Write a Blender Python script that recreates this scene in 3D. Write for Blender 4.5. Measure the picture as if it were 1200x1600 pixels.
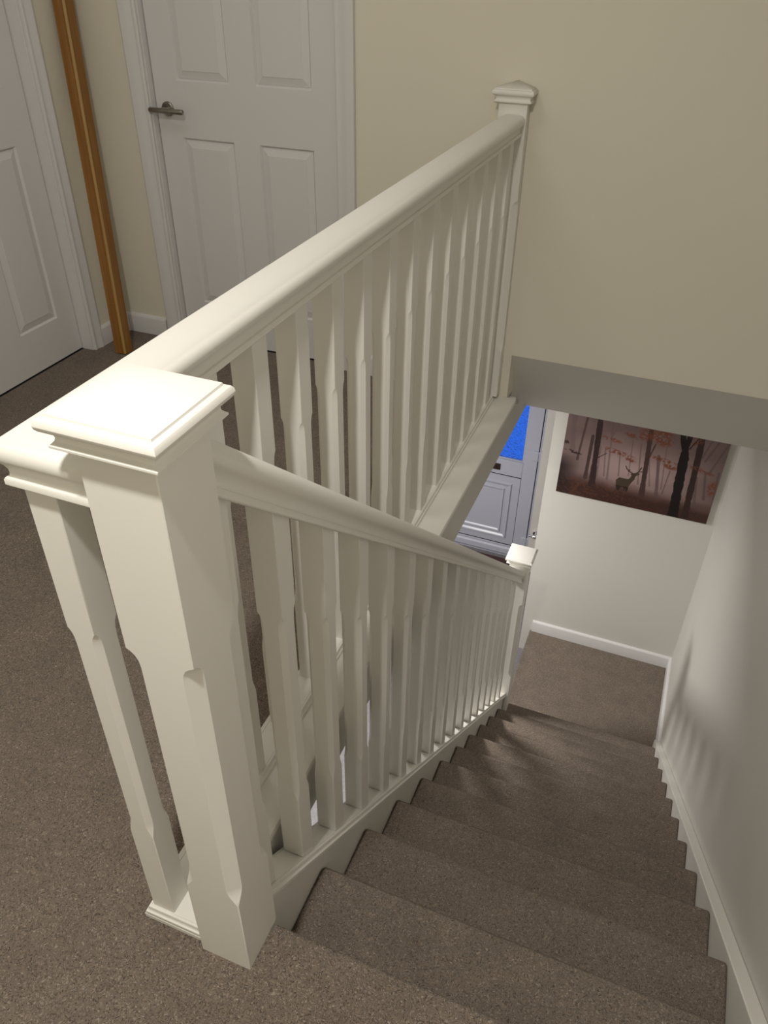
import bpy, bmesh, math, random
import numpy as np
from mathutils import Vector, Matrix
random.seed(3)
for o in list(bpy.data.objects): bpy.data.objects.remove(o)
S = bpy.context.scene
C = S.collection
R = math.radians

# ------------------------------------------------------------------ camera
cam_d = bpy.data.cameras.new('camera'); cam = bpy.data.objects.new('camera', cam_d); C.objects.link(cam)
F_PX = 1225.36
cam_d.sensor_fit = 'VERTICAL'; cam_d.sensor_height = 36.0; cam_d.lens = 36.0*F_PX/1600.0
cam_d.clip_start = 0.02; cam_d.clip_end = 60
pit, yaw, rol = R(-36.028), R(-21.2914), R(0.8383)
fw = Vector((math.sin(yaw)*math.cos(pit), math.cos(yaw)*math.cos(pit), math.sin(pit)))
rt = fw.cross(Vector((0,0,1))).normalized(); up = rt.cross(fw)
rt2 = math.cos(rol)*rt + math.sin(rol)*up; up2 = -math.sin(rol)*rt + math.cos(rol)*up
M = Matrix((rt2, up2, -fw)).transposed().to_4x4()
M.translation = Vector((0.5023, -0.5843, 1.5344))
cam.matrix_world = M
S.camera = cam

# ------------------------------------------------------------------ world (blue dusk outside the front door), lights, exposure
W = bpy.data.worlds.new('dusk_sky'); S.world = W; W.use_nodes = True
bg = W.node_tree.nodes['Background']; bg.inputs[0].default_value = (0.022, 0.15, 0.80, 1); bg.inputs[1].default_value = 1.0

def area(name, loc, size, power, col, rot=(0,0,0), shape='DISK'):
    d = bpy.data.lights.new(name, 'AREA'); d.shape = shape; d.size = size; d.energy = power; d.color = col
    o = bpy.data.objects.new(name, d); C.objects.link(o); o.location = loc; o.rotation_euler = rot
    return o
def point(name, loc, rad, power, col):
    d = bpy.data.lights.new(name, 'POINT'); d.shadow_soft_size = rad; d.energy = power; d.color = col
    o = bpy.data.objects.new(name, d); C.objects.link(o); o.location = loc
    return o
area('landing_lamp_and_fill', (0.105, -0.62, 2.62), 0.14, 36.5, (1.0, 0.96, 0.90))
area('landing_lamp_and_fill', (-0.95, 1.00, 2.74), 0.9, 6.0, (1.0, 0.955, 0.91))  # added soft fill over the landing, not a real fitting
area('hall_lamp', (-1.15, 2.59, -0.45), 0.36, 58.0, (1.0, 0.965, 0.93))

S.view_settings.view_transform = 'Standard'; S.view_settings.look = 'None'
S.view_settings.gamma = 1.0; S.view_settings.use_curve_mapping = False
S.view_settings.exposure = 0.06

# ------------------------------------------------------------------ materials
def srgb(r, g, b):
    f = lambda c: (c/255/12.92) if c/255 <= 0.04045 else ((c/255+0.055)/1.055)**2.4
    return (f(r), f(g), f(b), 1)
def base_mat(name, col, rough=0.5, metal=0.0, spec=0.5):
    m = bpy.data.materials.new(name); m.use_nodes = True
    b = m.node_tree.nodes['Principled BSDF']
    b.inputs['Base Color'].default_value = col; b.inputs['Roughness'].default_value = rough
    b.inputs['Metallic'].default_value = metal; b.inputs['Specular IOR Level'].default_value = spec
    return m, m.node_tree, b
def painted(name, col, rough, scale=40, bump=0.04, mottle=0.03, dist=0.002):
    m, t, b = base_mat(name, col, rough)
    tc = t.nodes.new('ShaderNodeTexCoord')
    n = t.nodes.new('ShaderNodeTexNoise'); n.inputs['Scale'].default_value = scale; n.inputs['Detail'].default_value = 4
    t.links.new(tc.outputs['Object'], n.inputs['Vector'])
    bp = t.nodes.new('ShaderNodeBump'); bp.inputs['Strength'].default_value = bump; bp.inputs['Distance'].default_value = dist
    t.links.new(n.outputs['Fac'], bp.inputs['Height']); t.links.new(bp.outputs['Normal'], b.inputs['Normal'])
    n2 = t.nodes.new('ShaderNodeTexNoise'); n2.inputs['Scale'].default_value = 2.2; n2.inputs['Detail'].default_value = 3
    t.links.new(tc.outputs['Object'], n2.inputs['Vector'])
    mx = t.nodes.new('ShaderNodeMix'); mx.data_type = 'RGBA'
    mx.inputs[6].default_value = tuple(c*(1-mottle) for c in col[:3])+(1,)
    mx.inputs[7].default_value = tuple(min(1, c*(1+mottle)) for c in col[:3])+(1,)
    t.links.new(n2.outputs['Fac'], mx.inputs[0]); t.links.new(mx.outputs[2], b.inputs['Base Color'])
    return m
CREAM = painted('cream_satin_paint', (0.79, 0.773, 0.718, 1), 0.46, 25, 0.05, 0.015)
DOORW = painted('white_door_paint', (0.70, 0.692, 0.69, 1), 0.42, 120, 0.10, 0.015, 0.001)
WALL = painted('magnolia_wall_paint', (0.74, 0.705, 0.59, 1), 0.75, 90, 0.08, 0.03)
WALLG = painted('pale_stairwell_wall_paint', (0.66, 0.64, 0.595, 1), 0.55, 30, 0.10, 0.035, 0.004)
CEIL = painted('white_ceiling_paint', (0.78, 0.77, 0.73, 1), 0.85, 60, 0.05, 0.01)
UPVC = painted('white_plastic', (0.50, 0.515, 0.60, 1), 0.30, 20, 0.0, 0.005)
STEEL, _, _ = base_mat('brushed_nickel', (0.30, 0.28, 0.245, 1), 0.33, 1.0)
CHROME, _, _ = base_mat('polished_chrome', (0.75, 0.76, 0.80, 1), 0.12, 1.0)
BRONZE, _, _ = base_mat('dark_letterbox_metal', (0.10, 0.075, 0.06, 1), 0.3, 1.0)
BLACK, _, _ = base_mat('black_seal_and_gap_shade', (0.012, 0.012, 0.012, 1), 0.6)  # seal rubber, also the painted shade behind and under the landing doors

def carpet(name, c_dark, c_mid, c_light, scale=210):
    m, t, b = base_mat(name, c_mid, 1.0, 0, 0.05)
    tc = t.nodes.new('ShaderNodeTexCoord')
    mp = t.nodes.new('ShaderNodeMapping'); t.links.new(tc.outputs['Object'], mp.inputs[0])
    wn = t.nodes.new('ShaderNodeTexNoise'); wn.inputs['Scale'].default_value = 60; wn.inputs['Detail'].default_value = 2
    t.links.new(mp.outputs[0], wn.inputs['Vector'])
    add = t.nodes.new('ShaderNodeVectorMath'); add.operation = 'MULTIPLY_ADD'
    add.inputs[1].default_value = (0.014,)*3
    t.links.new(wn.outputs['Color'], add.inputs[0]); t.links.new(mp.outputs[0], add.inputs[2])
    v = t.nodes.new('ShaderNodeTexVoronoi'); v.inputs['Scale'].default_value = scale
    t.links.new(add.outputs[0], v.inputs['Vector'])
    sp = t.nodes.new('ShaderNodeSeparateColor'); t.links.new(v.outputs['Color'], sp.inputs[0])
    cr = t.nodes.new('ShaderNodeValToRGB'); e = cr.color_ramp.elements
    e[0].position = 0.0; e[0].color = c_dark; e[1].position = 1.0; e[1].color = c_light
    k = e.new(0.28); k.color = c_mid; k = e.new(0.86); k.color = tuple(x*1.12 for x in c_mid[:3])+(1,)
    t.links.new(sp.outputs[0], cr.inputs[0])
    ln = t.nodes.new('ShaderNodeTexNoise'); ln.inputs['Scale'].default_value = 9; ln.inputs['Detail'].default_value = 3
    t.links.new(mp.outputs[0], ln.inputs['Vector'])
    mr = t.nodes.new('ShaderNodeMapRange'); mr.inputs[1].default_value = 0.3; mr.inputs[2].default_value = 0.7
    mr.inputs[3].default_value = 0.90; mr.inputs[4].default_value = 1.10
    t.links.new(ln.outputs['Fac'], mr.inputs[0])
    mul = t.nodes.new('ShaderNodeVectorMath'); mul.operation = 'SCALE'
    t.links.new(cr.outputs[0], mul.inputs[0]); t.links.new(mr.outputs[0], mul.inputs['Scale'])
    t.links.new(mul.outputs[0], b.inputs['Base Color'])
    bp = t.nodes.new('ShaderNodeBump'); bp.inputs['Strength'].default_value = 0.9; bp.inputs['Distance'].default_value = 0.004
    bp.invert = True
    t.links.new(v.outputs['Distance'], bp.inputs['Height']); t.links.new(bp.outputs['Normal'], b.inputs['Normal'])
    b.inputs['Sheen Weight'].default_value = 0.15; b.inputs['Sheen Roughness'].default_value = 0.6
    return m
CARPET = carpet('brown_fleck_carpet', (0.085, 0.064, 0.048, 1), (0.210, 0.163, 0.123, 1), (0.395, 0.33, 0.27, 1), 430)
MAT = carpet('dark_red_mat_pile', (0.03, 0.008, 0.006, 1), (0.06, 0.015, 0.012, 1), (0.10, 0.03, 0.02, 1), 300)

def wood(name, c1, c2):
    m, t, b = base_mat(name, c1, 0.45)
    tc = t.nodes.new('ShaderNodeTexCoord'); mp = t.nodes.new('ShaderNodeMapping')
    mp.inputs['Scale'].default_value = (60, 60, 3)
    t.links.new(tc.outputs['Object'], mp.inputs[0])
    n = t.nodes.new('ShaderNodeTexNoise'); n.inputs['Scale'].default_value = 1.0; n.inputs['Detail'].default_value = 5
    t.links.new(mp.outputs[0], n.inputs['Vector'])
    cr = t.nodes.new('ShaderNodeValToRGB'); cr.color_ramp.elements[0].color = c1; cr.color_ramp.elements[1].color = c2
    cr.color_ramp.elements[0].position = 0.35; cr.color_ramp.elements[1].position = 0.65
    t.links.new(n.outputs['Fac'], cr.inputs[0]); t.links.new(cr.outputs[0], b.inputs['Base Color'])
    return m
OAK = wood('orange_stained_wood', (0.25, 0.108, 0.02, 1), (0.33, 0.15, 0.03, 1))
OAKL = wood('pale_wood_edge', (0.36, 0.21, 0.06, 1), (0.44, 0.27, 0.09, 1))
LAMI = wood('pale_grey_laminate', (0.20, 0.19, 0.20, 1), (0.25, 0.24, 0.25, 1))

GLASS, gt, gb = base_mat('obscured_glass', (0.9, 0.93, 1.0, 1), 0.25)
gb.inputs['Transmission Weight'].default_value = 1.0; gb.inputs['IOR'].default_value = 1.3
gtc = gt.nodes.new('ShaderNodeTexCoord'); gn = gt.nodes.new('ShaderNodeTexNoise'); gn.inputs['Scale'].default_value = 55; gn.inputs['Detail'].default_value = 3
gt.links.new(gtc.outputs['Object'], gn.inputs['Vector'])
gbp = gt.nodes.new('ShaderNodeBump'); gbp.inputs['Strength'].default_value = 1.0; gbp.inputs['Distance'].default_value = 0.02
gcr = gt.nodes.new('ShaderNodeValToRGB'); gcr.color_ramp.elements[0].position = 0.35; gcr.color_ramp.elements[0].color = (0.80, 0.86, 0.92, 1)
gcr.color_ramp.elements[1].position = 0.68; gcr.color_ramp.elements[1].color = (1, 1, 1, 1)
gt.links.new(gn.outputs['Fac'], gcr.inputs[0]); gt.links.new(gcr.outputs[0], gb.inputs['Base Color'])
gt.links.new(gn.outputs['Fac'], gbp.inputs['Height']); gt.links.new(gbp.outputs['Normal'], gb.inputs['Normal'])

# ------------------------------------------------------------------ helpers
def thing(name, label=None, cat=None, loc=(0,0,0), group=None, kind=None, rot=(0,0,0)):
    o = bpy.data.objects.new(name, None); C.objects.link(o); o.location = loc; o.rotation_euler = rot
    o.empty_display_size = 0.1
    if label: o['label'] = label
    if cat: o['category'] = cat
    if group: o['group'] = group
    if kind: o['kind'] = kind
    return o
def world_loc(p):
    v = Vector((0,0,0))
    while p is not None: v += p.location; p = p.parent
    return v
def obj(name, data, mat, parent=None, local=False, smooth=False, bevel=0, seg=2, label=None, kind=None, loc=None):
    verts, faces = data
    off = Vector((0,0,0)) if (local or parent is None) else world_loc(parent)
    me = bpy.data.meshes.new(name)
    me.from_pydata([tuple(Vector(v)-off) for v in verts], [], faces)
    bm = bmesh.new(); bm.from_mesh(me); bmesh.ops.recalc_face_normals(bm, faces=bm.faces); bm.to_mesh(me); bm.free()
    me.materials.append(mat)
    if smooth:
        for p in me.polygons: p.use_smooth = True
        me.set_sharp_from_angle(angle=R(smooth if smooth is not True else 35))
    o = bpy.data.objects.new(name, me); C.objects.link(o)
    if parent: o.parent = parent
    if loc: o.location = loc
    if bevel:
        b = o.modifiers.new('bevel', 'BEVEL'); b.width = bevel; b.segments = seg; b.limit_method = 'ANGLE'; b.angle_limit = R(40)
        b.harden_normals = False
        for p in me.polygons: p.use_smooth = True
        me.set_sharp_from_angle(angle=R(30))
    if label: o['label'] = label
    if kind: o['kind'] = kind
    return o
def box(x0, x1, y0, y1, z0, z1):
    v = [(x, y, z) for z in (z0, z1) for y in (y0, y1) for x in (x0, x1)]
    return v, [(0,2,3,1),(4,5,7,6),(0,1,5,4),(2,6,7,3),(0,4,6,2),(1,3,7,5)]
def join(*ds):
    V, Fc = [], []
    for v, f in ds:
        n = len(V); V += list(v); Fc += [tuple(i+n for i in q) for q in f]
    return V, Fc
def prism(poly, axis, a, b):                       # poly in the other two axes, in order
    def P(p, t):
        return {'x': (t, p[0], p[1]), 'y': (p[0], t, p[1]), 'z': (p[0], p[1], t)}[axis]
    n = len(poly)
    v = [P(p, a) for p in poly]+[P(p, b) for p in poly]
    f = [tuple(range(n)), tuple(range(2*n-1, n-1, -1))]+[(i, (i+1) % n, (i+1) % n+n, i+n) for i in range(n)]
    return v, f
def sweep(path, prof, n0=None, n1=None):
    path = [Vector(p) for p in path]; k = len(path); rings = []
    segs = [(path[i+1]-path[i]).normalized() for i in range(k-1)]
    for i in range(k):
        d = segs[min(i, k-2)]
        if i == 0: n = Vector(n0) if n0 else segs[0]
        elif i == k-1: n = Vector(n1) if n1 else segs[-1]
        else: n = (segs[i-1]+segs[i]).normalized()
        s = d.cross(Vector((0,0,1))).normalized(); u = s.cross(d)
        ring = []
        for a, b in prof:
            P = s*a+u*b
            P = P - d*(P.dot(n)/d.dot(n))
            ring.append(path[i]+P)
        rings.append(ring)
    m = len(prof); V = [tuple(p) for r in rings for p in r]; Fc = []
    for i in range(k-1):
        for j in range(m):
            Fc.append((i*m+j, i*m+(j+1) % m, (i+1)*m+(j+1) % m, (i+1)*m+j))
    Fc += [tuple(range(m)), tuple(range(k*m-1, (k-1)*m-1, -1))]
    return V, Fc
def sym(half): return half+[(-a, b) for a, b in reversed(half) if a > 1e-6]
def lathe(prof, n=24, axis='z'):
    V, Fc = [], []
    for r, z in prof:
        for i in range(n):
            a = 2*math.pi*i/n; p = (r*math.cos(a), r*math.sin(a), z)
            if axis == 'y': p = (p[0], p[2], p[1])
            if axis == 'x': p = (p[2], p[0], p[1])
            V.append(p)
    for k in range(len(prof)-1):
        for i in range(n): Fc.append((k*n+i, k*n+(i+1) % n, (k+1)*n+(i+1) % n, (k+1)*n+i))
    Fc += [tuple(range(n)), tuple(range(len(prof)*n-1, (len(prof)-1)*n-1, -1))]
    return V, Fc
def shift(d, v): return [(a[0]+v[0], a[1]+v[1], a[2]+v[2]) for a in d[0]], d[1]

# ------------------------------------------------------------------ measurements
XC = -0.007                       # centre line of the stair balustrade
Y0, G, RS = 0.0502, 0.2566, 0.2211
SL = RS/G
XL, XR, XW = 0.0159, 0.9640, 1.0006
YW, YF = 2.314, 3.812
ZQ = -12*RS; ZH = -13*RS
ZC = 2.78; XLW = -1.965; YB = -1.7
LBX = -0.1565                     # centre line of the landing balustrade
HC = -0.16                        # underside of the landing floor = hall ceiling
YFD = 4.87

# ------------------------------------------------------------------ room shell
def struct(name, data, mat, **k): return obj(name, data, mat, kind='structure', **k)
# landing carpet: main slab + strip beside the balustrade
struct('floor', join(box(XLW-0.1, -0.115, YB, YW+0.06, -0.012, 0.0), box(-0.115, XW, YB, Y0-0.02, -0.012, 0.0)), CARPET)
struct('ceiling', join(box(XLW-0.1, -0.06, YB, YW+0.06, HC, -0.0125), box(-0.06, XW, YB, Y0-0.03, HC, -0.0125),
       box(XLW-0.1, -0.1005, YW+0.06, YFD+0.1, HC, 0.05)), CEIL)
struct('ceiling', box(XLW-0.1, XW+0.1, YB, YW+0.1, ZC, ZC+0.1), CEIL)
# right wall (runs from the landing down to the quarter landing)
struct('wall_right', box(XW, XW+0.1, YB, YFD+0.1, ZH-0.1, ZC), WALLG)
# left wall with the opening of door 1
D1a, D1b, DH = 1.255, 2.045, 1.985
struct('wall_left', join(box(XLW-0.1, XLW, YB, D1a, 0, ZC), box(XLW-0.1, XLW, D1b, YW+0.06, 0, ZC), box(XLW-0.1, XLW, D1a, D1b, DH, ZC)), WALL)
struct('wall_front', box(XLW-0.1, XW+0.1, YB-0.1, YB, -0.01, ZC), WALL)
# back wall with the opening of door 2 and the stairwell opening
D2a, D2b = -1.655, -0.835
XE = -0.088
bw = join(box(XLW-0.1, D2a, YW, YW+0.1, 0, ZC), box(D2a, D2b, YW, YW+0.1, DH, ZC), box(D2b, XE, YW, YW+0.1, 0, ZC),
          box(XE, XW+0.05, YW, YW+0.1, 0.1999, ZC))
struct('wall_back', bw, WALL)
# sloping bulkhead over the lower stairs, its cheek and the hall ceiling beyond
YS = 2.60
struct('trim_1', prism([(YW+0.0005, 0.2), (YS-0.02, HC+0.012), (YS-0.005, HC+0.003), (YS+0.02, HC), (YFD+0.1, HC), (YFD+0.1, 0.3), (YW+0.0005, 0.3)], 'x', XE-0.03, XW+0.05), WALLG)
struct('trim_2', prism([(YW+0.0995, HC+0.001), (YW+0.0995, 0.0995), (YS+0.01, HC+0.001)], 'x', XE-0.11, XE-0.0005), WALLG)
# hall shell
struct('wall_left', box(XLW-0.2, XLW-0.1, -0.1, YFD+0.1, ZH-0.1, HC), WALLG)
struct('wall_front', box(XLW-0.2, XW, -0.2, -0.1, ZH-0.1, HC), WALLG)
struct('floor', box(XLW-0.2, XW+0.1, -0.2, YFD+0.1, ZH-0.1, ZH), LAMI)
struct('wall_back', box(-0.0755, XW+0.05, YF, YF+0.1, ZH, HC), WALLG)
# understairs panelling closing the flight on the hall side
yb_ = Y0+11.35*G
struct('wall_right', prism([(0.0, HC+0.001), (0.0, ZH), (2.765, ZH), (2.765, 0.02-SL*2.765), (0.2, 0.02-SL*0.2)], 'x', -0.05, -0.031), WALLG)

# ------------------------------------------------------------------ staircase
st = thing('staircase', 'straight flight of brown carpeted stairs between white strings going down to the lower landing', 'stairs', (0.48, 1.5, ZQ))
def step_poly(k):
    zt = -k*RS; yn = Y0+k*G; y0 = yn-G-0.012; r = 0.022
    pts = [(y0, zt)]
    for i in range(6):
        a = R(90-i*30); pts.append((yn-r+r*math.cos(a), zt-r+r*math.sin(a)))
    pts += [(yn-0.018, zt-2*r-0.006), (yn-0.020, zt-RS+0.0005), (yn-0.045, zt-RS+0.0005), (yn-0.045, zt-0.03), (y0, zt-0.03)]
    return pts
for k in range(1, 12):
    obj('carpeted_step', prism(step_poly(k), 'x', XL+0.0015, XR-0.001), CARPET, st, smooth=40, bevel=0.006)
# first nosing belongs to the landing edge
zt = 0; r = 0.013
lp = [(Y0-0.10, 0.0)]
for i in range(6):
    a = R(90-i*30); lp.append((Y0-r+r*math.cos(a), -r+r*math.sin(a)))
lp += [(Y0-0.018, -0.032), (Y0-0.020, -RS+0.0005), (Y0-0.045, -RS+0.0005), (Y0-0.045, -0.03), (Y0-0.10, -0.03)]
obj('landing_nosing', prism([(a, b+0.0008) for a, b in lp], 'x', XC+0.0525, XR+0.003), CARPET, st, smooth=40)
# outer string (under the balustrade) and wall string
def string_poly(off_top, y0, y1, drop):
    t = lambda y: off_top-SL*y
    return [(y0, t(y0)), (y1, t(y1)), (y1, max(t(y1)-drop, ZH+0.0005)), (y0, t(y0)-drop)]
obj('outer_string', prism(string_poly(0.1035, 0.0558, 2.7695, 0.42), 'x', XC-0.0232, XL), CREAM, st, bevel=0.001)
obj('wall_string', prism([(-0.02, 0.0605+SL*0.02-0.01), (-0.02, -0.3), (3.03, ZQ-0.2), (3.03, 0.0605-SL*3.03)], 'x', XR, XW-0.0005), CREAM, st, bevel=0.003)

# ------------------------------------------------------------------ quarter landing
struct('floor', join(box(-0.012, XW, 2.8725, YF, ZQ-0.03, ZQ), box(0.047, XW, Y0+11*G-0.02, 2.8725, ZQ-0.03, ZQ), box(0.047, XW, Y0+11*G-0.02, 2.8725, ZH, ZQ-0.03), box(0.004, XW, 2.8725, YF, ZH, ZQ-0.03)), CARPET, bevel=0.012)

def skirt(path, h=0.09, t=0.016):                 # sweep along floor, wall to the left of travel -> profile to right
    prof = [(0.0, 0.0), (t, 0.0), (t, h-0.014), (t-0.002, h-0.008), (t-0.009, h-0.001), (t-0.011, h), (0.0, h)]
    return sweep(path, prof)
SK = lambda n, p, h=0.09, t=0.016: obj(n, skirt(p, h, t), DOORW, kind='structure', smooth=30)
SK('baseboard_left', [(XLW, D1b+0.052, 0), (XLW, YW, 0), (D2a-0.082, YW, 0)])
SK('baseboard_back', [(D2b+0.070, YW, 0), (-0.1915, YW, 0)])
SK('baseboard_right', [(0.0, YF, ZQ), (XW, YF, ZQ), (XW, 3.031, ZQ)], 0.10, 0.018)
SK('baseboard_front', [(XW, Y0-0.075, 0), (XW, YB, 0), (XLW, YB, 0), (XLW, D1a-0.06, 0)])

# ------------------------------------------------------------------ newel posts
def chamfer_post(half, z0, z1, c0, c1, c, slope=0.0, eps=0.0012):
    """square post, corners chamfered between c0 and c1 with scooped stops; ends cut to slope (dz/dy)"""
    zs = [(z0, eps), (c0, eps), (c0+0.010, c*0.38), (c0+0.022, c*0.78), (c0+0.036, c), (c1-0.030, c), (c1-0.018, c*0.92), (c1-0.009, c*0.70), (c1-0.003, c*0.36), (c1, eps), (z1, eps)]
    V, Fc = [], []
    for i, (z, e) in enumerate(zs):
        h = half
        pts = [(h-e, -h), (h, -h+e), (h, h-e), (h-e, h), (-h+e, h), (-h, h-e), (-h, -h+e), (-h+e, -h)]
        for x, y in pts:
            V.append((x, y, z+(slope*y if i in (0, len(zs)-1) else 0)))
    for k in range(len(zs)-1):
        for i in range(8): Fc.append((k*8+i, k*8+(i+1) % 8, (k+1)*8+(i+1) % 8, (k+1)*8+i))
    Fc += [tuple(range(8)), tuple(range(len(zs)*8-1, (len(zs)-1)*8-1, -1))]
    return V, Fc
def cap_mesh(zb, half):                            # mouldings: fillet, cove, torus, low pyramid
    s = half/0.075
    prof = [(0.0515, 0), (0.066, 0), (0.0675, 0.0015), (0.0675, 0.004), (0.065, 0.006), (0.0625, 0.0085), (0.0615, 0.012), (0.0625, 0.016), (0.0665, 0.020),
            (0.072, 0.0225), (0.0742, 0.0255), (0.075, 0.029), (0.0742, 0.033), (0.072, 0.0362), (0.0685, 0.038), (0.0665, 0.0385), (0.0655, 0.041), (0.0655, 0.0415)]
    V, Fc = [], []
    for h, z in prof:
        h *= s
        V += [(h, -h, zb+z), (h, h, zb+z), (-h, h, zb+z), (-h, -h, zb+z)]
    n = len(prof)
    for k in range(n-1):
        for i in range(4): Fc.append((k*4+i, k*4+(i+1) % 4, (k+1)*4+(i+1) % 4, (k+1)*4+i))
    V.append((0, 0, zb+0.0415+0.019)); a = len(V)-1; t = (n-1)*4
    for i in range(4): Fc.append((t+i, t+(i+1) % 4, a))
    Fc.append((0, 1, 2, 3))
    return V, Fc
def newel(x, y, zb, zt, c0, c1, label, half=0.051):
    t = thing('newel_post', label, 'newel post', (x, y, zb), 'square newel posts')
    obj('post', chamfer_post(half, 0, zt-zb, c0-zb, c1-zb, 0.019, eps=0.0015), CREAM, t, local=True, smooth=30)
    obj('cap', cap_mesh(zt-zb, 0.075), CREAM, t, local=True, smooth=24)
    return t
newel(XC-0.003, 0.0058, 0.0, 1.102, 0.225, 0.80, 'large cream newel post in the foreground at the top of the stairs')
newel(XC, 2.821, ZH, -1.214, -2.10, -1.50, 'cream newel post at the foot of the stairs beside the lower landing')
# half newel against the back wall: same section, front half only
hn = thing('newel_post', 'cream half newel post fixed to the wall at the far end of the landing handrail', 'newel post', (-0.170, YW, 0.0), 'square newel posts')
def half_cut(d):                                   # clamp everything behind the wall plane
    return [(x, min(y, -0.0006), z) for x, y, z in d[0]], d[1]
def clip(o):
    bm = bmesh.new(); bm.from_mesh(o.data)
    g = bmesh.ops.bisect_plane(bm, geom=bm.verts[:]+bm.edges[:]+bm.faces[:], plane_co=(0, -0.0006, 0), plane_no=(0, 1, 0), clear_outer=True)
    bmesh.ops.holes_fill(bm, edges=[e for e in bm.edges if e.is_boundary], sides=0)
    bm.to_mesh(o.data); bm.free()
o = obj('post', chamfer_post(0.049, 0.0305, 1.110, 0.225, 0.80, 0.019), CREAM, hn, local=True, smooth=30); clip(o)
o = obj('cap', cap_mesh(1.109, 0.070), CREAM, hn, local=True, smooth=24); clip(o)

# ------------------------------------------------------------------ handrail and base rail profiles
RAIL = sym([(0.0, 0.0), (0.0385, 0.0), (0.040, 0.002), (0.040, 0.009), (0.0385, 0.0115), (0.0345, 0.0125), (0.0335, 0.018), (0.034, 0.023), (0.0365, 0.029),
            (0.0405, 0.034), (0.0445, 0.038), (0.047, 0.043), (0.0475, 0.049), (0.0465, 0.055), (0.043, 0.0605), (0.037, 0.0645), (0.028, 0.067), (0.015, 0.0685), (0.0, 0.069)])
BASE = sym([(0.0, 0.0), (0.0345, 0.0), (0.0355, 0.001), (0.0355, 0.009), (0.0345, 0.010), (0.0325, 0.0105), (0.031, 0.013), (0.031, 0.0195), (0.030, 0.0215), (0.0285, 0.022), (0.0262, 0.022), (0.0258, 0.0205), (0.0252, 0.0205), (0.0248, 0.0215), (0.0, 0.0215)])
RAIL_L = [(a*0.90, b*0.95) for a, b in RAIL]; RAIL_S = [(a*0.89, b*0.97) for a, b in RAIL]
# ------------------------------------------------------------------ stair balustrade
sb = thing('stair_balustrade', 'cream sloping balustrade with handrail and square spindles along the open side of the stairs', 'balustrade', (XC, 1.4, 0.1-SL*1.4))
cs = math.cos(math.atan(SL))
ya, yb = 0.0568, 2.7696
ZT = 1.045; ZB = 0.133                              # under handrail / on base rail, at y = 0
obj('handrail', sweep([(XC, ya, ZT-SL*ya), (XC, yb, ZT-SL*yb)], RAIL_S, (0,1,0), (0,1,0)), CREAM, sb, smooth=30)
zb_ = ZB-0.0225/cs
obj('base_rail', sweep([(XC, ya, zb_-SL*ya), (XC, yb, zb_-SL*yb)], BASE, (0,1,0), (0,1,0)), CREAM, sb, smooth=30)
bd = chamfer_post(0.0235, ZB, ZT, 0.352, 0.852, 0.0092, slope=-SL)
first = None
for k in range(-1, 16):
    yc = 0.216+0.1577*k+0.0235
    if k == -1: yc = 0.0825
    if first is None:
        first = obj('baluster', ([(x, y, z) for x, y, z in bd[0]], bd[1]), CREAM, sb, local=True, smooth=30); o = first
    else:
        o = first.copy(); C.objects.link(o); o.parent = sb
    o.location = Vector((XC, yc, -SL*yc))-sb.location

# ------------------------------------------------------------------ landing balustrade
lb = thing('landing_balustrade', 'cream level balustrade with square spindles guarding the landing edge, from front newel to back wall', 'balustrade', (LBX, 1.1, 0.0))
ZLT = 1.009
LBE = -0.1665                    # the rail runs very slightly out of square to the far post
def lbx(y): return LBX+(LBE-LBX)*max(0.0, y-0.0015)/2.26
ZLB = 0.0345
xn = XC-0.0542; yl = YW-0.0495
obj('handrail', sweep([(xn, 0.0015, ZLT), (LBX, 0.0015, ZLT), (lbx(yl), yl, ZLT)], RAIL_L), CREAM, lb, smooth=30)
obj('base_rail', sweep([(xn, 0.0015, 0.0125), (LBX, 0.0015, 0.0125), (lbx(yl), yl, 0.0125)], BASE), CREAM, lb, smooth=30)
bd = chamfer_post(0.0235, ZLB-0.0005, ZLT, 0.285, 0.772, 0.0092)
first = None
for k in range(15):
    yc = 0.0015+0.1568*k
    if first is None: first = obj('baluster', bd, CREAM, lb, local=True, smooth=30); o = first
    else: o = first.copy(); C.objects.link(o); o.parent = lb
    o.location = Vector((lbx(yc), yc, 0))-lb.location
# landing edge: nosing board and apron
struct('trim_4', prism([(-0.2035, 0.0), (-0.2035, 0.0122), (-0.055, 0.0122), (-0.050, 0.0095), (-0.0475, 0.003), (-0.0475, -0.004), (-0.050, -0.010), (-0.055, -0.0124), (-0.1145, -0.0124), (-0.1145, 0.0)], 'y', 0.0570, YW-0.0005), CREAM, smooth=30)
struct('trim_5', box(-0.1955, -0.0595, -0.0345, 0.0565, 0.0002, 0.0122), CREAM, bevel=0.001)
struct('trim_6', prism([(0.0570, -0.0126), (YW, -0.0126), (YW+0.001, -0.0126), (YS+0.012, HC), (YS+0.012, HC-0.001), (0.0570, HC-0.001)], 'x', -0.0595, -0.0535), WALLG)

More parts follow.
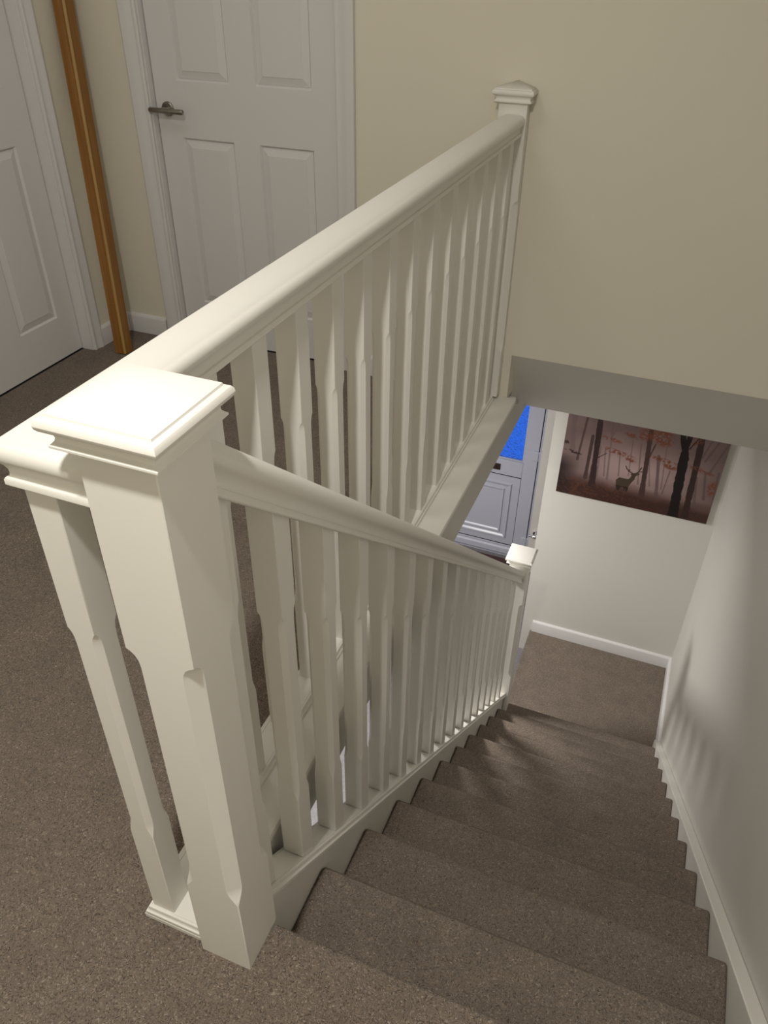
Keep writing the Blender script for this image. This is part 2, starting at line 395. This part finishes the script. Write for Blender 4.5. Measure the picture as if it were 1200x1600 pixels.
# ------------------------------------------------------------------ panelled doors
def panel_leaf(w, h, panels, thick=0.038, gd=0.010):
    """leaf in local (u, depth, z): front face at depth 0 looking towards -depth; recesses sink to +depth"""
    us = sorted({0, w} | {p[0] for p in panels} | {p[1] for p in panels}); zs = sorted({0.006, h} | {p[2] for p in panels} | {p[3] for p in panels})
    V, Fc = [], []
    def q(*p):
        n = len(V); V.extend(p); Fc.append((n, n+1, n+2, n+3))
    for i in range(len(us)-1):
        for j in range(len(zs)-1):
            uc, zc = (us[i]+us[i+1])/2, (zs[j]+zs[j+1])/2
            if any(a < uc < b and c < zc < d for a, b, c, d in panels): continue
            q((us[i], 0, zs[j]), (us[i+1], 0, zs[j]), (us[i+1], 0, zs[j+1]), (us[i], 0, zs[j+1]))
    for a, b, c, d in panels:
        def ring(i, dp): return [(a+i, dp, c+i), (b-i, dp, c+i), (b-i, dp, d-i), (a+i, dp, d-i)]
        r0, r1 = ring(0, 0), ring(0.007, gd)
        for k in range(4): q(r0[k], r0[(k+1) % 4], r1[(k+1) % 4], r1[k])
        q(*r1)
    b = box(0, w, 0.0105, thick, 0.006, h)
    for f in b[1]:
        n = len(V); V.extend([b[0][i] for i in f]); Fc.append((n, n+1, n+2, n+3))
    e = [((0,0,0.006),(0,0.0105,0.006),(0,0.0105,h),(0,0,h)), ((w,0,0.006),(w,0,h),(w,0.0105,h),(w,0.0105,0.006)),
         ((0,0,0.006),(w,0,0.006),(w,0.0105,0.006),(0,0.0105,0.006)), ((0,0,h),(0,0.0105,h),(w,0.0105,h),(w,0,h))]
    for f in e: q(*f)
    return V, Fc
def panel_field(a, b, c, d, gd=0.010):
    V, Fc = [], []
    for i, dp in ((0.0075, gd-0.0002), (0.008, gd-0.002), (0.034, 0.0015), (0.036, 0.0)):
        V += [(a+i, dp, c+i), (b-i, dp, c+i), (b-i, dp, d-i), (a+i, dp, d-i)]
    for k in range(3):
        for i in range(4): Fc.append((k*4+i, k*4+(i+1) % 4, (k+1)*4+(i+1) % 4, (k+1)*4+i))
    Fc += [(12, 13, 14, 15), (0, 1, 2, 3)]
    return V, Fc
def lever_handle(name, parent, mat, at, out=-1, left=-0.055, right=0.10, drop=-0.014):
    """rose, neck and straight bar; out = direction of +depth normal"""
    x, y, z = at
    h = obj(name, shift(lathe([(0.0, 0.0), (0.027, 0.0), (0.027, -0.006), (0.024, -0.009), (0.0, -0.009)], 28, 'y'), (0, 0, 0)), mat, parent, local=True, smooth=40, loc=at)
    nk = lathe([(0.0, -0.009), (0.010, -0.009), (0.010, -0.045), (0.0, -0.045)], 16, 'y')
    br = lathe([(0.0, left), (0.0085, left), (0.0098, left+0.002), (0.0098, right-0.002), (0.0085, right), (0.0, right)], 20, 'x')
    obj('lever', join(nk, shift(br, (0, -0.050, drop+0.014))), mat, h, local=True, smooth=40)
    return h
def panels_for(w):
    s = 0.105; m = 0.115; pw = (w-2*s-m)/2
    L = []
    for z0, z1 in ((0.188, 0.880), (1.085, 1.650), (1.735, 1.885)):
        L += [(s, s+pw, z0, z1), (s+pw+m, w-s, z0, z1)]
    return L
def make_door(name, loc, w, rot):
    t = thing(name, None, None, loc, kind='structure', rot=(0, 0, rot))
    P = panels_for(w)
    obj('leaf', panel_leaf(w, DH-0.010, P), DOORW, t, local=True)
    for p in P: obj('panel', panel_field(*p), DOORW, t, local=True)
    return t
# frame (lining + moulded architrave) for an opening, local coords as for the leaf, wall face at depth 0
def frame_parts(w, depth, aw, name, loc, rot, inner=None):
    t = thing(name, None, None, loc, kind='structure', rot=(0, 0, rot))
    prof = [(0, 0), (0, -0.010), (0.004, -0.0125), (0.012, -0.0125), (0.016, -0.010), (0.024, -0.0105), (0.036, -0.015), (0.050, -0.019), (aw-0.006, -0.0195), (aw-0.001, -0.017), (aw, -0.013), (aw, 0)]
    H = DH
    def arch(side):
        V, Fc = [], []
        for (u, dpt) in prof:
            if side == 'L': V += [(-u, dpt, 0.0), (-u, dpt, H+u)]
            if side == 'R': V += [(w+u, dpt, 0.0), (w+u, dpt, H+u)]
            if side == 'T': V += [(-u, dpt, H+u), (w+u, dpt, H+u)]
        n = len(prof)
        Fc = [(2*i, 2*i+1, 2*((i+1) % n)+1, 2*((i+1) % n)) for i in range(n)]
        Fc += [tuple(range(0, 2*n, 2)), tuple(range(2*n-1, 0, -2))]
        return V, Fc
    for s in 'LRT': obj('architrave', arch(s), DOORW, t, local=True, smooth=25)
    obj('lining', join(box(0.0, 0.006, 0.0, depth, 0, H), box(w-0.006, w, 0.0, depth, 0, H), box(0.006, w-0.006, 0.0, depth, H-0.006, H)), DOORW, t, local=True, bevel=0.001)
    return t
# door 2 in the back wall
w2 = D2b-D2a
frame_parts(w2, 0.09, 0.075, 'trim_8', (D2a, YW, 0), 0)
d2 = make_door('door_2', (D2a+0.010, YW+0.030, 0), w2-0.020, 0)
hd = lever_handle('door_handle', d2, STEEL, (0.052, 0, 0.982))
# door 1 in the left wall: depth points to -x, u runs along -y..: rotate +90 so u=+y, depth=-x
w1 = D1b-D1a
frame_parts(w1, 0.09, 0.052, 'trim_9', (XLW, D1a, 0), R(90))
d1 = make_door('door_1', (XLW-0.058, D1a+0.010, 0), w1-0.020, R(90))
lever_handle('door_handle', d1, STEEL, (0.052, 0, 0.982))
# dark rooms behind both doors are closed off
struct('trim_10', join(box(D2a-0.02, D2b+0.02, YW+0.11, YW+0.13, 0, DH), box(XLW-0.13, XLW-0.11, D1a-0.02, D1b+0.02, 0, DH)), BLACK)
struct('door_gap_shade', join(box(D2a, D2b, YW+0.026, YW+0.059, 0.0002, 0.0012), box(XLW-0.09, XLW-0.053, D1a, D1b, 0.0002, 0.0012)), BLACK)  # black strips painted in for the shade in the gap under each leaf

# ------------------------------------------------------------------ front door in the hall
XD0, XD1 = -1.175, -0.296
ZD0, ZD1 = ZH+0.045, HC-0.30
fd = thing('door_3', None, None, ((XD0+XD1)/2, YFD, ZH), kind='structure')
struct('wall_back', join(box(XLW-0.2, XD0-0.065, YFD, YFD+0.1, ZH, HC), box(XD1+0.065, XW, YFD, YFD+0.1, ZH, HC), box(XD0-0.065, XD1+0.065, YFD, YFD+0.1, ZD1+0.065, HC)), WALLG)
obj('door_frame', join(box(XD0-0.064, XD0-0.006, YFD-0.012, YFD+0.06, ZH+0.0005, ZD1+0.064), box(XD1+0.006, XD1+0.064, YFD-0.012, YFD+0.06, ZH+0.0005, ZD1+0.064),
    box(XD0-0.006, XD1+0.006, YFD-0.012, YFD+0.06, ZD1+0.006, ZD1+0.064), box(XD0-0.006, XD1+0.006, YFD-0.004, YFD+0.06, ZH+0.0005, ZD0-0.008)), UPVC, fd, bevel=0.003)
obj('seal', join(box(XD0-0.006, XD0, YFD+0.002, YFD+0.05, ZD0, ZD1), box(XD1, XD1+0.006, YFD+0.002, YFD+0.05, ZD0, ZD1), box(XD0, XD1, YFD+0.002, YFD+0.05, ZD0-0.008, ZD0)), BLACK, fd)
GX0, GX1, GZ0, GZ1 = XD0+0.112, XD1-0.112, -1.885, ZD1-0.115     # glazed opening
PX0, PX1, PZ0, PZ1 = XD0+0.106, XD1-0.106, -2.745, -2.030        # lower panel opening
y0_, y1_ = YFD-0.016, YFD+0.045
obj('sash', join(box(XD0, GX0, y0_, y1_, ZD0, ZD1), box(GX1, XD1, y0_, y1_, ZD0, ZD1), box(GX0, GX1, y0_, y1_, GZ1, ZD1), box(GX0, GX1, y0_, y1_, PZ1, GZ0), box(GX0, GX1, y0_, y1_, ZD0, PZ0)), UPVC, fd, bevel=0.004)
pn = obj('panel', box(PX0+0.009, PX1-0.009, YFD-0.0125, YFD+0.02, PZ0+0.009, PZ1-0.009), UPVC, fd, bevel=0.002)
obj('seal', box(PX0+0.0005, PX1-0.0005, YFD-0.011, YFD+0.018, PZ0+0.0005, PZ1-0.0005), BLACK, fd)
def moulding(i, wd, ht):
    a, b, c, d = PX0+i, PX1-i, PZ0+i, PZ1-i; yb2 = YFD-0.0123; V = []; Fc = []
    for ins, h in ((0, 0), (wd*0.25, ht), (wd*0.6, ht*0.8), (wd, 0)):
        V += [(a+ins, yb2-h, c+ins), (b-ins, yb2-h, c+ins), (b-ins, yb2-h, d-ins), (a+ins, yb2-h, d-ins)]
    for k in range(3):
        for j in range(4): Fc.append((k*4+j, k*4+(j+1) % 4, (k+1)*4+(j+1) % 4, (k+1)*4+j))
    for j in range(4): Fc.append((j, (j+1) % 4, 12+(j+1) % 4, 12+j))
    return V, Fc
obj('moulding', moulding(0.072, 0.034, 0.014), UPVC, pn)
obj('moulding', moulding(0.130, 0.026, 0.012), UPVC, pn)
obj('glass_pane', box(GX0-0.01, GX1+0.01, YFD+0.012, YFD+0.020, GZ0-0.01, GZ1+0.01), GLASS, fd, label='obscured glass pane with blue dusk behind it')
obj('glazing_bead', join(box(GX0, GX0+0.012, YFD-0.004, YFD+0.011, GZ0, GZ1), box(GX1-0.012, GX1, YFD-0.004, YFD+0.011, GZ0, GZ1), box(GX0+0.012, GX1-0.012, YFD-0.004, YFD+0.011, GZ0, GZ0+0.012), box(GX0+0.012, GX1-0.012, YFD-0.004, YFD+0.011, GZ1-0.012, GZ1)), UPVC, fd, bevel=0.003)
xm = (XD0+XD1)/2
obj('letterbox', join(box(xm-0.145, xm+0.145, YFD-0.024, YFD-0.016, -1.990, -1.930), box(xm-0.120, xm+0.120, YFD-0.031, YFD-0.024, -1.983, -1.937)), BRONZE, fd, bevel=0.004)
for z in (-1.79, -2.66):
    obj('hinge', join(box(XD1-0.042, XD1+0.004, YFD-0.030, YFD-0.016, z-0.045, z+0.045), box(XD1+0.004, XD1+0.040, YFD-0.026, YFD-0.012, z-0.045, z+0.045)), UPVC, fd, bevel=0.004)
obj('weather_bar', prism([(y0_, ZD0+0.062), (y0_-0.014, ZD0+0.050), (y0_-0.018, ZD0+0.004), (y0_, ZD0+0.002)], 'x', XD0+0.01, XD1-0.01), UPVC, fd)
# inner door standing open beside the front door
d4 = thing('door_4', None, None, (-0.255, YFD-0.13, ZH), kind='structure')
obj('leaf', box(0.0, 0.76, -0.02, 0.018, 0.008, 1.985), WALLG, d4, local=True, bevel=0.002)
lever_handle('door_handle', d4, CHROME, (0.055, -0.020, 0.43), left=-0.05, right=0.08)

dm = obj('doormat', box(-1.30, -0.22, 4.02, YFD-0.06, ZH+0.0005, ZH+0.016), MAT, bevel=0.004)
dm['label'] = 'dark red doormat on the hall floor inside the front door'; dm['category'] = 'mat'

# ------------------------------------------------------------------ length of timber leaning in the corner
tb = thing('timber_post', 'orange-stained length of square timber leaning in the corner between the two landing doors', 'timber', (-1.835, 2.087, 0.0))
top = Vector((-1.9245, 2.235, 1.345)); bot = Vector((-1.8225, 2.078, 0.001)); dv = (top-bot).normalized()
tb.rotation_euler = Vector((0, 0, 1)).rotation_difference(dv).to_euler(); tb.location = bot
hw = 0.027
pr = [(-hw, -hw), (hw-0.024, -hw), (hw-0.021, -hw+0.005), (hw-0.017, -hw+0.005), (hw-0.014, -hw), (hw-0.006, -hw), (hw-0.0, -hw+0.006), (hw, hw), (-hw, hw)]
Lg = 1.80
obj('timber', prism(pr, 'z', 0.0, Lg), OAK, tb, local=True, bevel=0.0008)
obj('edge_strip', prism([(hw-0.0065, -hw-0.0006), (hw+0.0006, -hw+0.0065), (hw-0.002, -hw+0.0065), (hw-0.0065, -hw+0.002)], 'z', 0.0, Lg), OAKL, tb, local=True, label='pale light edge strip')

# ------------------------------------------------------------------ canvas print on the far lower wall (flat printed picture)
def vnoise(u, v, f, seed):
    rs = np.random.RandomState(seed); n = int(f)+3; g = rs.rand(n*2, n*2)
    x = u*f; y = v*f; xi = x.astype(int) % n; yi = y.astype(int) % n; xf = x-np.floor(x); yf = y-np.floor(y)
    xf = xf*xf*(3-2*xf); yf = yf*yf*(3-2*yf)
    return (g[yi, xi]*(1-xf)+g[yi, xi+1]*xf)*(1-yf)+(g[yi+1, xi]*(1-xf)+g[yi+1, xi+1]*xf)*yf
NU, NV = 360, 226
uu, vv = np.meshgrid((np.arange(NU)+.5)/NU, (np.arange(NV)+.5)/NV)
AR = 0.585/0.94
def picture(u, v):
    fog = np.exp(-((u-0.55)/0.32)**2-((v-0.55)/0.28)**2)
    fog2 = np.exp(-((u-0.27)/0.16)**2-((v-0.5)/0.25)**2)
    L = 0.25+0.62*fog+0.25*fog2+0.12*(vnoise(u, v, 9, 1)-.5)
    col = np.stack([78+92*L, 62+84*L, 60+84*L], -1)
    def mix(c, a): 
        nonlocal col
        col = col*(1-a[..., None])+np.array(c, float)*a[..., None]
    g = np.clip((v-0.66-0.05*vnoise(u, v, 14, 5)-0.10*(u > 0.3)*(u-.3))/0.16, 0, 1)
    mix((52, 30, 26), g*0.93)
    lft = np.clip((0.13-u)/0.12, 0, 1)*np.clip((v-0.5)/0.15, 0, 1); mix((28, 20, 20), lft*0.8)
    K = {'A': (66, 50, 50, .85), 'B': (46, 31, 31, .97), 'C': (60, 44, 44, .9), 'D': (92, 76, 77, .55), 'E': (62, 43, 42, .92), 'F': (42, 26, 23, .95), 'G': (84, 68, 69, .7), 'K': (17, 11, 12, 1.)}
    T = [((.126,.0),(.104,.551),.014,'A'),((.039,.0),(.062,.445),.03,'D'),((.284,.0),(.32,.715),.012,'D'),((.607,.327),(.652,.799),.02,'G'),((.485,.236),(.52,.698),.009,'D'),((.271,.351),(.296,.683),.009,'D'),
      ((.368,.375),(.388,.648),.009,'D'),((.862,.484),(.894,.813),.016,'G'),((.905,.409),(.94,.712),.014,'G'),((.983,.38),(.996,.689),.012,'G'),((.549,.348),(.594,.689),.008,'D'),((.696,.47),(.683,.756),.007,'G'),
      ((.571,.206),(.546,.408),.009,'E'),((.945,.0),(.886,.282),.012,'G'),((.9,.0),(.84,.4),.01,'G'),((.99,.05),(.93,.4),.01,'G'),((.64,.2),(.67,.7),.007,'D'),((.43,.2),(.45,.62),.007,'D'),((.335,.0),(.30,.2),.007,'D'),((.24,.35),(.25,.7),.01,'D'),
      ((.178,.247),(.178,.749),.022,'C'),((.205,.0),(.229,.823),.036,'B'),((.283,.415),(.233,.488),.005,'B'),((.523,.0),(.56,.816),.03,'E'),((.831,.0),(.859,.994),.038,'F'),((.708,.0),(.765,.30),.034,'K'),((.763,.0),(.750,.30),.030,'K'),((.755,.25),(.785,1.0),.056,'K'),((.817,.036),(.777,.18),.006,'K')]
    def seg(p, q, w):
        px, py, qx, qy = p[0], p[1]*AR, q[0], q[1]*AR; dx, dy = qx-px, qy-py
        t = ((u-px)*dx+(v*AR-py)*dy)/(dx*dx+dy*dy+1e-9); tc = np.clip(t, 0, 1)
        d = np.hypot(u-px-tc*dx, v*AR-py-tc*dy)
        ww = w/2*(1+0.35*np.clip((t-0.8)/0.2, 0, 1)+0.25*(vnoise(u*0+w*9, v, 30, 7)-.5))
        return np.clip((ww-d)/0.0022+.5, 0, 1)
    for p, q, w, k in T:
        c = K[k]; mix(c[:3], seg(p, q, w)*c[3])
    Fo = [((.301,.243),.07,.026),((.358,.379),.11,.032),((.437,.438),.04,.022),((.435,.158),.07,.03),((.51,.114),.055,.077),((.603,.138),.075,.077),((.642,.363),.095,.026),((.69,.423),.05,.033),((.905,.409),.06,.019),((.97,.58),.03,.096),((.789,.073),.06,.058),((.617,.021),.06,.023),((.07,.473),.06,.019),((.018,.377),.018,.027),((.84,.38),.05,.03),((.60,.06),.07,.03)]
    n1 = vnoise(u, v*AR, 90, 11)*.6+vnoise(u, v*AR, 170, 12)*.4
    for i, ((cx, cy), rx, ry) in enumerate(Fo):
        dd = ((u-cx)/rx)**2+((v-cy-0.25*(u-cx))/ry)**2
        a = np.clip(1.25-dd, 0, 1)*np.clip((n1-0.40)*7, 0, 1)
        mix((104, 56, 38) if i not in (12, 13) else (40, 25, 24), a*0.85)
    gl = np.clip((v-0.72)/0.1, 0, 1)*np.clip((n1-0.55)*6, 0, 1); mix((104, 60, 34), gl*0.42*np.clip(1.2-u, .3, 1))
    for p, q, w, k in T[-6:]: c = K[k]; mix(c[:3], seg(p, q, w)*c[3]*(0.9 if k == 'K' else 0.0))
    st_ = [(.378,.703),(.395,.665),(.432,.665),(.458,.661),(.471,.615),(.461,.595),(.476,.579),(.505,.572),(.521,.572),(.508,.597),(.496,.616),(.495,.647),(.478,.704),(.468,.75),(.468,.78),(.462,.82),(.455,.819),(.451,.781),(.444,.811),(.439,.817),(.437,.772),(.418,.78),(.411,.814),(.397,.826),(.385,.772)]
    ins = np.zeros_like(u, bool)
    for i in range(len(st_)):
        (x1, y1), (x2, y2) = st_[i], st_[(i+1) % len(st_)]
        ins ^= ((y1 > v) != (y2 > v)) & (u < (x2-x1)*(v-y1)/(y2-y1+1e-12)+x1)
    mix((62, 52, 40), ins*0.95)
    mix((34, 26, 24), (ins & (v > 0.76))*0.8)
    for p, q in [((.473,.583),(.447,.568)),((.447,.568),(.430,.54)),((.430,.54),(.423,.517)),((.447,.568),(.452,.55)),((.496,.573),(.510,.552)),((.510,.552),(.515,.518)),((.515,.53),(.520,.501)),((.51,.552),(.528,.545))]:
        mix((40, 30, 30), seg(p, q, 0.006)*0.95)
    return np.clip(col*1.12, 0, 255)
pc = picture(uu, vv)/255.0
lin = np.where(pc <= 0.04045, pc/12.92, ((pc+0.055)/1.055)**2.4)
cx0, cx1, cz1, cz0 = 0.006, 0.946, -0.765, -1.370
zpic1 = -0.785
V = []; cols = []
dp = YF-0.022
me = bpy.data.meshes.new('canvas')
us_ = np.linspace(cx0, cx1, NU+1); zs_ = np.linspace(cz1, cz0, NV+1)
V = [(x, dp, z) for z in zs_ for x in us_]
Fc = [(j*(NU+1)+i, (j+1)*(NU+1)+i, (j+1)*(NU+1)+i+1, j*(NU+1)+i+1) for j in range(NV) for i in range(NU)]
n0_ = len(V)
V += [(cx0, dp, cz1), (cx1, dp, cz1), (cx1, dp, cz0), (cx0, dp, cz0), (cx0, YF-0.001, cz1), (cx1, YF-0.001, cz1), (cx1, YF-0.001, cz0), (cx0, YF-0.001, cz0)]
Fc += [tuple(n0_+i for i in f) for f in ((0,1,5,4),(1,2,6,5),(2,3,7,6),(3,0,4,7),(4,5,6,7))]
cv = thing('canvas_print', 'wide canvas picture of a stag in misty autumn forest above the lower landing', 'picture', ((cx0+cx1)/2, YF-0.001, cz0))
V = [tuple(Vector(v)-cv.location) for v in V]
me.from_pydata(V, [], Fc)
ca = me.color_attributes.new('print', 'FLOAT_COLOR', 'CORNER')
fl = np.ones((len(me.loops), 4), np.float32)*0.03
q4 = np.repeat(lin.reshape(-1, 3), 4, axis=0); fl[:len(q4), :3] = q4; fl[:, 3] = 1
ca.data.foreach_set('color', fl.ravel())
cm, ct, cb = base_mat('printed_canvas', (0.5, 0.5, 0.5, 1), 0.45)
at = ct.nodes.new('ShaderNodeVertexColor'); at.layer_name = 'print'; ct.links.new(at.outputs['Color'], cb.inputs['Base Color'])
me.materials.append(cm)
co = bpy.data.objects.new('canvas', me); C.objects.link(co); co.parent = cv
